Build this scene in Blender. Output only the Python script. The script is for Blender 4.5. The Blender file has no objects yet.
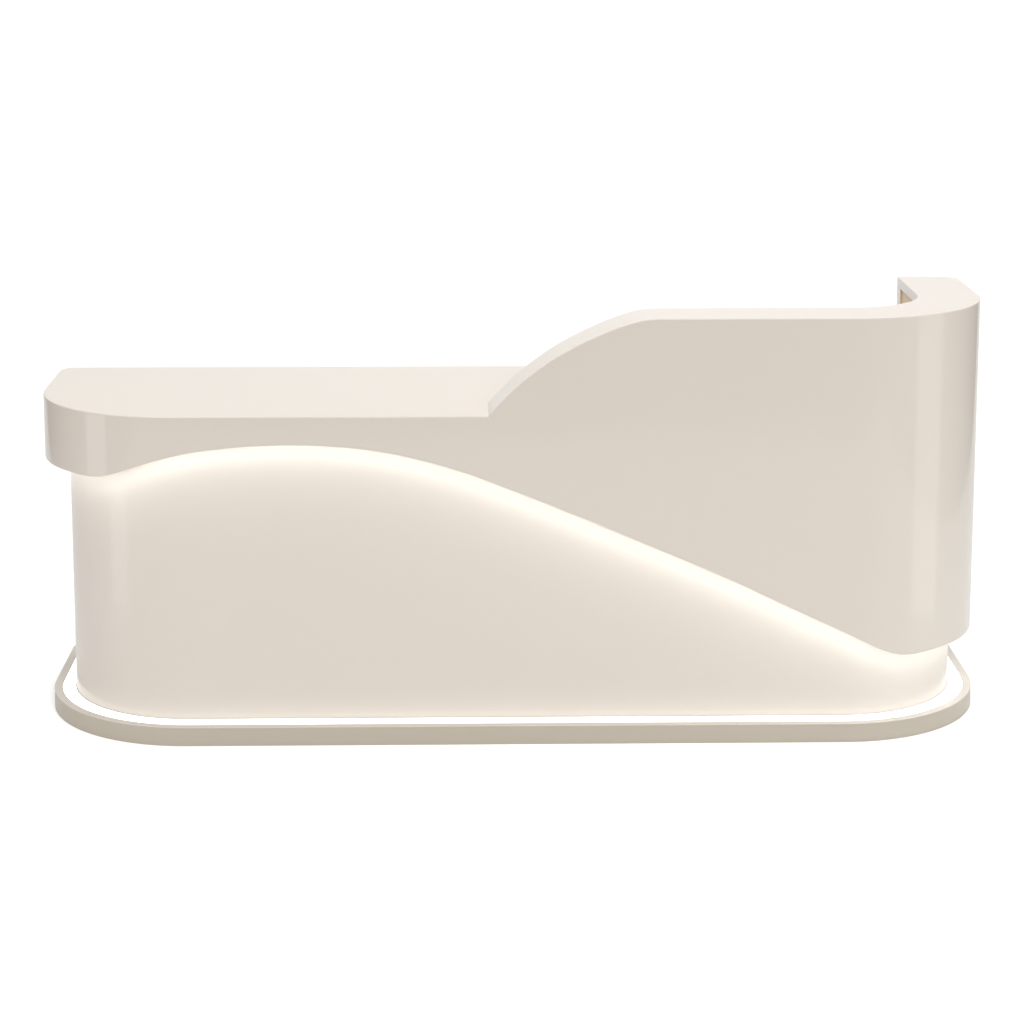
import bpy, bmesh, math
from mathutils import Matrix, Vector

sc = bpy.context.scene
col = sc.collection
PI = math.pi

# ------------------------------------------------------------------ dimensions (metres)
HALF = 1.1            # half width of the fascia
R = 0.3353            # plan radius of its front corners
D = 0.5933            # depth
T = 0.1451            # thickness of the fascia wall
TOP = 0.9822          # raised right end
CNT = 0.7621          # low counter on the left
RBL, RBR = 0.0400, 0.0340     # back corners
BL, BR, BF, RB = -1.0447, 1.0526, 0.0525, 0.2980   # body
PL, PR, PF, RP = -1.0957, 1.1079, -0.0100, 0.3526  # plinth
ZP, RW = 0.0443, 0.0194       # plinth height, rim width
L = 2 * (HALF - R)

# ------------------------------------------------------------------ helpers
def mesh_obj(name, bm, mat, parent=None, angle=32):
    bmesh.ops.remove_doubles(bm, verts=bm.verts, dist=1e-6)
    bmesh.ops.recalc_face_normals(bm, faces=bm.faces)
    me = bpy.data.meshes.new(name)
    bm.to_mesh(me); bm.free()
    for p in me.polygons: p.use_smooth = True
    me.set_sharp_from_angle(angle=math.radians(angle))
    me.materials.append(mat)
    o = bpy.data.objects.new(name, me)
    col.objects.link(o)
    o.parent = parent
    wn = o.modifiers.new('weighted normals', 'WEIGHTED_NORMAL'); wn.keep_sharp = True; wn.weight = 80
    return o

def arc(cx, cy, r, a0, a1, n):
    return [(cx + r*math.cos(math.radians(a0+(a1-a0)*i/n)), cy + r*math.sin(math.radians(a0+(a1-a0)*i/n))) for i in range(n+1)]

def outline(xl, xr, y0, yb, r, rl, rr, n=56):
    """closed plan: straight back, small back corners, large round front corners"""
    pts = arc(xl+rl, yb-rl, rl, 90, 180, 10) + arc(xl+r, y0+r, r, 180, 270, n) \
        + arc(xr-r, y0+r, r, 270, 360, n) + arc(xr-rr, yb-rr, rr, 0, 90, 10)
    out = []
    for p in pts:
        if not out or math.dist(p, out[-1]) > 1e-6: out.append(p)
    return out

def inset(pts, d):
    """offset a closed counter-clockwise outline inwards"""
    n = len(pts); res = []
    for i in range(n):
        a, b, c = pts[i-1], pts[i], pts[(i+1) % n]
        e1 = Vector((b[0]-a[0], b[1]-a[1])).normalized(); e2 = Vector((c[0]-b[0], c[1]-b[1])).normalized()
        n1 = Vector((-e1.y, e1.x)); n2 = Vector((-e2.y, e2.x))
        m = (n1+n2).normalized(); k = d / max(0.3, m.dot(n1))
        res.append((b[0]+m.x*k, b[1]+m.y*k))
    return res

def loops_mesh(rings, close_ends=True):
    """rings: list of (outline, z) from bottom to top, joined by quads"""
    bm = bmesh.new(); prev = None; first = None
    for pts, z in rings:
        cur = [bm.verts.new((x, y, z)) for x, y in pts]
        if prev:
            n = len(cur)
            for i in range(n): bm.faces.new((prev[i], prev[(i+1) % n], cur[(i+1) % n], cur[i]))
        else: first = cur
        prev = cur
    if close_ends:
        bm.faces.new(prev); bm.faces.new(list(reversed(first)))
    return bm

def bevelled_prism(pts, z0, z1, b, bottom=False, seg=4):
    rings = []
    if bottom:
        for k in range(seg+1):
            t = PI/2*k/seg; rings.append((inset(pts, b*(1-math.sin(t))), z0+b*(1-math.cos(t))))
    else: rings.append((pts, z0))
    for k in range(seg+1):
        t = PI/2*k/seg; rings.append((inset(pts, b*(1-math.cos(t))), z1-b+b*math.sin(t)))
    return loops_mesh(rings)

def spline(data, x):
    """monotone-ish cubic through (x, y) pairs"""
    if x <= data[0][0]: return data[0][1]
    if x >= data[-1][0]: return data[-1][1]
    for i in range(len(data)-1):
        if data[i][0] <= x <= data[i+1][0]: break
    def slope(j):
        if j <= 0 or j >= len(data)-1: return 0.0
        return (data[j+1][1]-data[j-1][1])/(data[j+1][0]-data[j-1][0])
    (x0, y0), (x1, y1) = data[i], data[i+1]
    h = x1-x0; t = (x-x0)/h; m0, m1 = slope(i)*h, slope(i+1)*h
    return (2*t**3-3*t*t+1)*y0+(t**3-2*t*t+t)*m0+(-2*t**3+3*t*t)*y1+(t**3-t*t)*m1

# ------------------------------------------------------------------ materials
def nodes(name):
    m = bpy.data.materials.new(name); m.use_nodes = True
    return m, m.node_tree.nodes, m.node_tree.links, m.node_tree.nodes['Principled BSDF']

def lacquer(name, rgb, rough, coat, coat_rough=0.07, mottle=0.012, peel=0.012):
    m, n, l, b = nodes(name)
    tc = n.new('ShaderNodeTexCoord')
    big = n.new('ShaderNodeTexNoise'); big.inputs['Scale'].default_value = 1.6; big.inputs['Detail'].default_value = 3
    l.new(tc.outputs['Object'], big.inputs['Vector'])
    mix = n.new('ShaderNodeMix'); mix.data_type = 'RGBA'
    # faint warm / cool drift of the paint
    mix.inputs[6].default_value = (rgb[0]*(1+.4*mottle), rgb[1]*(1-mottle), rgb[2]*(1-mottle), 1)
    mix.inputs[7].default_value = (rgb[0]*(1-.4*mottle), rgb[1]*(1+mottle), rgb[2]*(1+mottle), 1)
    l.new(big.outputs['Fac'], mix.inputs[0]); l.new(mix.outputs[2], b.inputs['Base Color'])
    fine = n.new('ShaderNodeTexNoise'); fine.inputs['Scale'].default_value = 260; fine.inputs['Detail'].default_value = 2
    l.new(tc.outputs['Object'], fine.inputs['Vector'])
    bump = n.new('ShaderNodeBump'); bump.inputs['Strength'].default_value = peel; bump.inputs['Distance'].default_value = 0.001
    l.new(fine.outputs['Fac'], bump.inputs['Height']); l.new(bump.outputs['Normal'], b.inputs['Normal'])
    l.new(bump.outputs['Normal'], b.inputs['Coat Normal'])
    b.inputs['Roughness'].default_value = rough
    b.inputs['Specular IOR Level'].default_value = 0.2
    b.inputs['Coat Weight'].default_value = coat
    b.inputs['Coat Roughness'].default_value = coat_rough
    b.inputs['Coat IOR'].default_value = 1.5
    return m

def glow(name, rgb, strength):
    m, n, l, b = nodes(name)
    b.inputs['Base Color'].default_value = (0.8, 0.8, 0.8, 1)
    b.inputs['Roughness'].default_value = 0.5
    b.inputs['Emission Color'].default_value = (*rgb, 1)
    b.inputs['Emission Strength'].default_value = strength
    return m

CREAM = (0.471, 0.428, 0.379)
M_shell = lacquer('cream_lacquer', CREAM, 0.5, 0.5, 0.10)
M_top = lacquer('cream_worktop', CREAM, 0.5, 0.4)
M_body = lacquer('cream_body_lacquer', (0.480, 0.437, 0.390), 0.5, 0.35, 0.14)
M_rim = lacquer('cream_plinth_rim', CREAM, 0.5, 0.1, 0.3)
M_plinth = lacquer('shade_toned_plinth', (0.352, 0.314, 0.258), 0.5, 0.2, 0.2)  # shade on the plinth side put into a darker cream
M_tan = lacquer('tan_cabinet_lining', (0.60, 0.49, 0.35), 0.6, 0.0)
M_wave = glow('warm_light_strip', (0.90, 0.94, 0.97), 24.0)
M_housing = lacquer('white_strip_housing', (0.7, 0.7, 0.68), 0.5, 0.0)
M_base = glow('white_light_diffuser', (1.0, 0.99, 0.97), 1.12)
M_unseen_floor = lacquer('dark_unseen_floor', (0.16, 0.155, 0.15), 0.7, 0.0, 0.3, 0.1, 0.0)
M_floor = lacquer('white_backdrop_paper', (0.90, 0.90, 0.90), 0.8, 0.0, 0.3, 0.004, 0.0)
M_floor.node_tree.nodes['Principled BSDF'].inputs['Specular IOR Level'].default_value = 0.1

# ------------------------------------------------------------------ setting
bm = bmesh.new(); S = 40
v = [bm.verts.new(p) for p in ((-S, -S, -.004), (S, -S, -.004), (S, S, -.004), (-S, S, -.004))]; bm.faces.new(v)
fl = mesh_obj('added_unseen_floor', bm, M_unseen_floor); fl['kind'] = 'structure'  # unseen floor added beyond the paper, dark to cut bounce onto the desk sides
# seamless white paper: lies under the desk and sweeps up behind it
PW, PY0, PY1, PR_, PZ = 2.9, -3.2, 3.4, 0.9, 4.2
prof = [(PY0, 0.0)] + [(PY1-PR_+PR_*math.sin(PI/2*k/24), PR_-PR_*math.cos(PI/2*k/24)) for k in range(25)] + [(PY1, PZ)]
bm = bmesh.new()
A = [bm.verts.new((-PW, y, z)) for y, z in prof]; B = [bm.verts.new((PW, y, z)) for y, z in prof]
for i in range(len(A)-1): bm.faces.new((A[i], B[i], B[i+1], A[i+1]))
bk = mesh_obj('backdrop', bm, M_floor); bk['kind'] = 'structure'

# ------------------------------------------------------------------ the desk
desk = bpy.data.objects.new('reception_desk', None); col.objects.link(desk)
desk.empty_display_size = 0.2
desk['label'] = 'glossy cream reception desk with wavy backlit front, raised right end and glowing plinth'
desk['category'] = 'reception desk'

# --- fascia: a curved wall with a wave cut along its foot and a swept step along its top
WAVE = [(-1.2, .6132), (-.42, .6132), (-.34, .6132), (-.28, .6132), (-.235, .6124), (-.203, .6135), (-.173, .6178), (-.1366, .6285), (-.1262, .6325),
        (-.0778, .6501), (-.0326, .6645), (.012, .6750), (.0553, .6826), (.0992, .6881), (.1644, .6940), (.2296, .6968), (.3052, .6967),
        (.3711, .6928), (.4363, .6854), (.5015, .6740), (.5668, .6581), (.6326, .6387), (.6869, .6198), (.7741, .5858), (.8626, .5492),
        (.9504, .5129), (1.0389, .4748), (1.1383, .4322), (1.2707, .3735), (1.3605, .3302), (1.4503, .2870), (1.5278, .2506),
        (1.5872, .2215), (1.6189, .2066), (1.6382, .1996), (1.6654, .1945), (1.6976, .1936), (1.74, .1945), (1.80, .1950), (3.2, .1950)]
S_STEP = 0.7057
STEP = [(.7057, .7612), (.7308, .7892), (.7741, .8325), (.8174, .8675), (.8613, .8975), (.9045, .9216), (.9478, .9427), (.9911, .9607),
        (1.0344, .9752), (1.0563, .9800), (1.0776, .9819), (1.10, .9822)]
SHEET = 0.004      # skin of the counter lying over the fascia

def z_foot(s):
    w = [(-.016, .1), (-.008, .2), (0, .4), (.008, .2), (.016, .1)]
    return sum(k*spline(WAVE, s+d) for d, k in w)

def z_top(s):
    if s < S_STEP: return CNT-SHEET
    if s < .7308: return .7612+(.7892-.7612)*(s-S_STEP)/(.7308-S_STEP)
    return spline(STEP, s)

def plan(s, off=0.0):
    """point on the plan at arclength s along the outer face, off metres inside it"""
    r = R-off
    if s < 0:
        a = -s/R
        if a > PI/2: return (-HALF+off, R+(a-PI/2)*R)
        return (-HALF+R-r*math.sin(a), R-r*math.cos(a))
    if s <= L: return (-HALF+R+s, off)
    a = (s-L)/R
    if a > PI/2: return (HALF-off, R+(a-PI/2)*R)
    return (HALF-R+r*math.sin(a), R-r*math.cos(a))

NY0, NY1, NZ0, NZ1 = 0.36, 0.5476, 0.785, 0.9588     # niche in the inner face of the right return

slices = []     # (s, outer, inner)
qa = R*PI/2
for i in range(10, -1, -1):      # back-left corner
    a = math.radians(90*i/10)
    slices.append((-qa-(D-RBL-R), (-HALF+RBL-RBL*math.cos(a), D-RBL+RBL*math.sin(a)), (-HALF+T, D-RBL+RBL*i/10)))
svals = [-qa-(D-RBL-R)*(1-k/8) for k in range(1, 8)] + [-qa+qa*k/64 for k in range(0, 65)]
svals += [L*k/190 for k in range(1, 191)] + [S_STEP-2e-5, S_STEP]
svals += [L+qa*k/64 for k in range(1, 65)]
yr = sorted({R+(D-RBR-R)*k/8 for k in range(1, 8)} | {NY0})
svals += [L+qa+(y-R) for y in yr]
for s in sorted(svals): slices.append((s, plan(s), plan(s, T)))
yb = D-RBR
ends = sorted({yb+RBR*k/12 for k in range(0, 13)} | {NY1})
for y in ends:                   # back-right corner
    a = math.asin(min(1, max(0, (y-yb)/RBR)))
    slices.append((L+qa+(yb-R), (HALF-RBR+RBR*math.cos(a), yb+RBR*math.sin(a)), (HALF-T, y)))

bm = bmesh.new(); rings = []
bv, bb = 0.0024, 0.0012
LIP, GROOVE = 0.008, 0.012      # the foot has a thin lip; behind it a groove holds the light strip
for s, o, i in slices:
    zt, zb = z_top(s), z_foot(s)
    d = Vector((i[0]-o[0], i[1]-o[1])); ln = d.length; d.normalize()
    prof = []
    bt = bv if s >= S_STEP else 0.0004
    for k in range(4): t = PI/2*k/3; prof.append((bb*(1-math.sin(t)), zb+bb*(1-math.cos(t))))
    prof = [(LIP, zb)] + prof
    for k in range(5): t = PI/2*k/4; prof.append((bt*(1-math.cos(t)), zt-bt+bt*math.sin(t)))
    for k in range(5): t = PI/2*k/4; prof.append((ln-bv+bv*math.sin(t), zt-bv+bv*math.cos(t)))
    prof += [(ln, NZ1), (ln, NZ0)] if (s > L+qa-1e-6) else [(ln, zt-bv-(zt-zb-bv)*.3), (ln, zt-bv-(zt-zb-bv)*.7)]
    prof += [(ln, zb+GROOVE), (LIP, zb+GROOVE)]
    rings.append([bm.verts.new((o[0]+d.x*q, o[1]+d.y*q, z)) for q, z in prof])
n = len(rings[0])
for a in range(len(rings)-1):
    y0, y1 = slices[a][2][1], slices[a+1][2][1]
    for k in range(n):
        if k == n-4 and slices[a][0] > L+qa-1e-6 and y0 >= NY0-1e-5 and y1 <= NY1+1e-5: continue    # niche opening
        q = (rings[a][k], rings[a][(k+1) % n], rings[a+1][(k+1) % n], rings[a+1][k])
        bm.faces.new(q)
bm.faces.new(rings[0]); bm.faces.new(list(reversed(rings[-1])))
fascia = mesh_obj('front_fascia', bm, M_shell, desk, 31)

# --- counter: thin skin over the low left end, running on behind the swept step
xc = -HALF+R+S_STEP
pts = [(0.34, D-.0003)]
pts += arc(-HALF+RBL, D-RBL, RBL-.0003, 90, 180, 10) + arc(-HALF+R, R, R-.0003, 180, 270, 64)
pts += [(xc+.006, 0.0003), (xc+.006, T-.006), (0.34, T-.006)]
top = mesh_obj('countertop', bevelled_prism(pts, CNT-SHEET-.0005, CNT, 0.0024), M_top, desk, 38)

# --- body: the lit drum behind the wave
body = mesh_obj('body', bevelled_prism(outline(BL, BR, BF, D-.012, RB, .03, .03), ZP-.002, CNT-SHEET-.002, .002), M_body, desk)

# --- niche inside the right return
bm = bmesh.new(); x0, x1 = HALF-T, HALF-T+.005
def quad(*p): bm.faces.new([bm.verts.new(q) for q in p])
quad((x1, NY0, NZ0), (x1, NY1, NZ0), (x1, NY1, NZ1), (x1, NY0, NZ1))
quad((x0, NY0, NZ0), (x1, NY0, NZ0), (x1, NY0, NZ1), (x0, NY0, NZ1))
quad((x0, NY1, NZ0), (x1, NY1, NZ0), (x1, NY1, NZ1), (x0, NY1, NZ1))
quad((x0, NY0, NZ0), (x1, NY0, NZ0), (x1, NY1, NZ0), (x0, NY1, NZ0))
quad((x0, NY0, NZ1), (x1, NY0, NZ1), (x1, NY1, NZ1), (x0, NY1, NZ1))
niche = mesh_obj('storage_niche', bm, M_tan, desk)
niche['label'] = 'tan lined niche inside the raised right end'

# --- light strip along the underside of the wave
bm = bmesh.new(); prev = None
a0, a1 = -qa-.20, L+qa+.16
N = 300
for k in range(N+1):
    s = a0+(a1-a0)*k/N
    z = z_foot(s)
    p, q = plan(s, .0095), plan(s, .0195)
    cur = [bm.verts.new((p[0], p[1], z+GROOVE+.001)), bm.verts.new((p[0], p[1], z+GROOVE-.003)), bm.verts.new((q[0], q[1], z+GROOVE-.003)), bm.verts.new((q[0], q[1], z+GROOVE+.001))]
    if prev:
        for j in range(4): bm.faces.new((prev[j], prev[(j+1) % 4], cur[(j+1) % 4], cur[j]))
    else: bm.faces.new(cur)
    prev = cur
bm.faces.new(list(reversed(prev)))
wave = mesh_obj('wave_light', bm, M_wave, desk)
wave.data.materials.clear(); wave.data.materials.append(M_housing); wave.data.materials.append(M_wave)
for p in wave.data.polygons:
    if p.normal.z < -0.5: p.material_index = 1       # only the underside is the diffuser
wave['label'] = 'warm white light strip under the wavy lower edge'

# --- plinth with its rim and the white light ring around the body
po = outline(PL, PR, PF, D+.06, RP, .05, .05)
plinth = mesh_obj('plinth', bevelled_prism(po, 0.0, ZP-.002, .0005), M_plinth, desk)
plinth['label'] = 'plinth band with side shade in its colour'
pi_ = inset(po, RW)
rings = [(po, ZP-.0018)]
for k in range(5): t = PI/2*k/4; rings.append((inset(po, .0012*(1-math.cos(t))), ZP-.0012+.0012*math.sin(t)))
rings += [(inset(pi_, -.001), ZP), (pi_, ZP-.001), (pi_, ZP-.0018)]
bm = loops_mesh(rings + [rings[0]], False)
rim = mesh_obj('plinth_rim', bm, M_rim, plinth)
ring_o = inset(pi_, .0005)
ring_i = inset(outline(BL, BR, BF, D-.012, RB, .03, .03), -.0018)
bm = bmesh.new()
A = [bm.verts.new((x, y, ZP-.0010)) for x, y in ring_o]; B = [bm.verts.new((x, y, ZP-.0010)) for x, y in ring_i]
m_ = len(A)
for i in range(m_): bm.faces.new((A[i], A[(i+1) % m_], B[(i+1) % m_], B[i]))
base = mesh_obj('base_light', bm, M_base, plinth)
base['label'] = 'white glowing ring set into the plinth'

# ------------------------------------------------------------------ light
w = bpy.data.worlds.new('World'); sc.world = w; w.use_nodes = True
bg = w.node_tree.nodes['Background']
bg.inputs['Color'].default_value = (1, 1, 1, 1); bg.inputs['Strength'].default_value = 0.38    # dim studio all round

def area(name, loc, target, sx, sy, radiance, rgb=(1, 1, 1)):
    d = bpy.data.lights.new(name, 'AREA'); d.shape = 'RECTANGLE'; d.size = sx; d.size_y = sy
    d.energy = radiance*PI*sx*sy; d.color = rgb
    o = bpy.data.objects.new(name, d); col.objects.link(o)
    o.location = loc
    o.rotation_euler = (Vector(target)-Vector(loc)).to_track_quat('-Z', 'Y').to_euler()
    return o
area('overhead_softbox', (0.2, -0.6, 5.0), (0.2, -0.6, 0), 6.5, 5.5, 1.85)
area('front_softbox', (0.9, -6.0, 3.4), (0.3, 0, 0.6), 3.4, 2.2, 11.6)
area('backdrop_light', (0, 1.3, 5.2), (0, 3.4, 1.2), 5.5, 0.8, 6.5)
area('strip_softbox', (-1.80, -0.22, 1.22), (-0.94, 0.06, 1.22), 0.35, 2.4, 2.15)
area('strip_softbox', (1.76, -0.20, 1.22), (0.94, 0.06, 1.22), 0.44, 2.4, 1.8, (0.97, 1.0, 1.0))

# ------------------------------------------------------------------ camera
cam = bpy.data.cameras.new('Camera'); co = bpy.data.objects.new('Camera', cam); col.objects.link(co)
pitch, yaw, roll = (math.radians(a) for a in (9.5738, 1.1822, 0.0430))
fw = Vector((math.sin(yaw)*math.cos(pitch), math.cos(yaw)*math.cos(pitch), -math.sin(pitch)))
rt = Vector((math.cos(yaw), -math.sin(yaw), 0)); up = rt.cross(fw)
r2 = rt*math.cos(roll)+up*math.sin(roll); u2 = -rt*math.sin(roll)+up*math.cos(roll)
mt = Matrix((r2, u2, -fw)).transposed().to_4x4(); mt.translation = (-0.1183, -5.4355, 1.9313)
co.matrix_world = mt
cam.sensor_width = 36; cam.lens = 2487.09/1024*36
cam.shift_y = -207.02/1024
cam.clip_start = 0.05; cam.clip_end = 1000
sc.camera = co

sc.view_settings.view_transform = 'Standard'; sc.view_settings.look = 'None'
sc.view_settings.exposure = 0; sc.view_settings.gamma = 1; sc.view_settings.use_curve_mapping = False
sc.render.resolution_x = sc.render.resolution_y = 1024
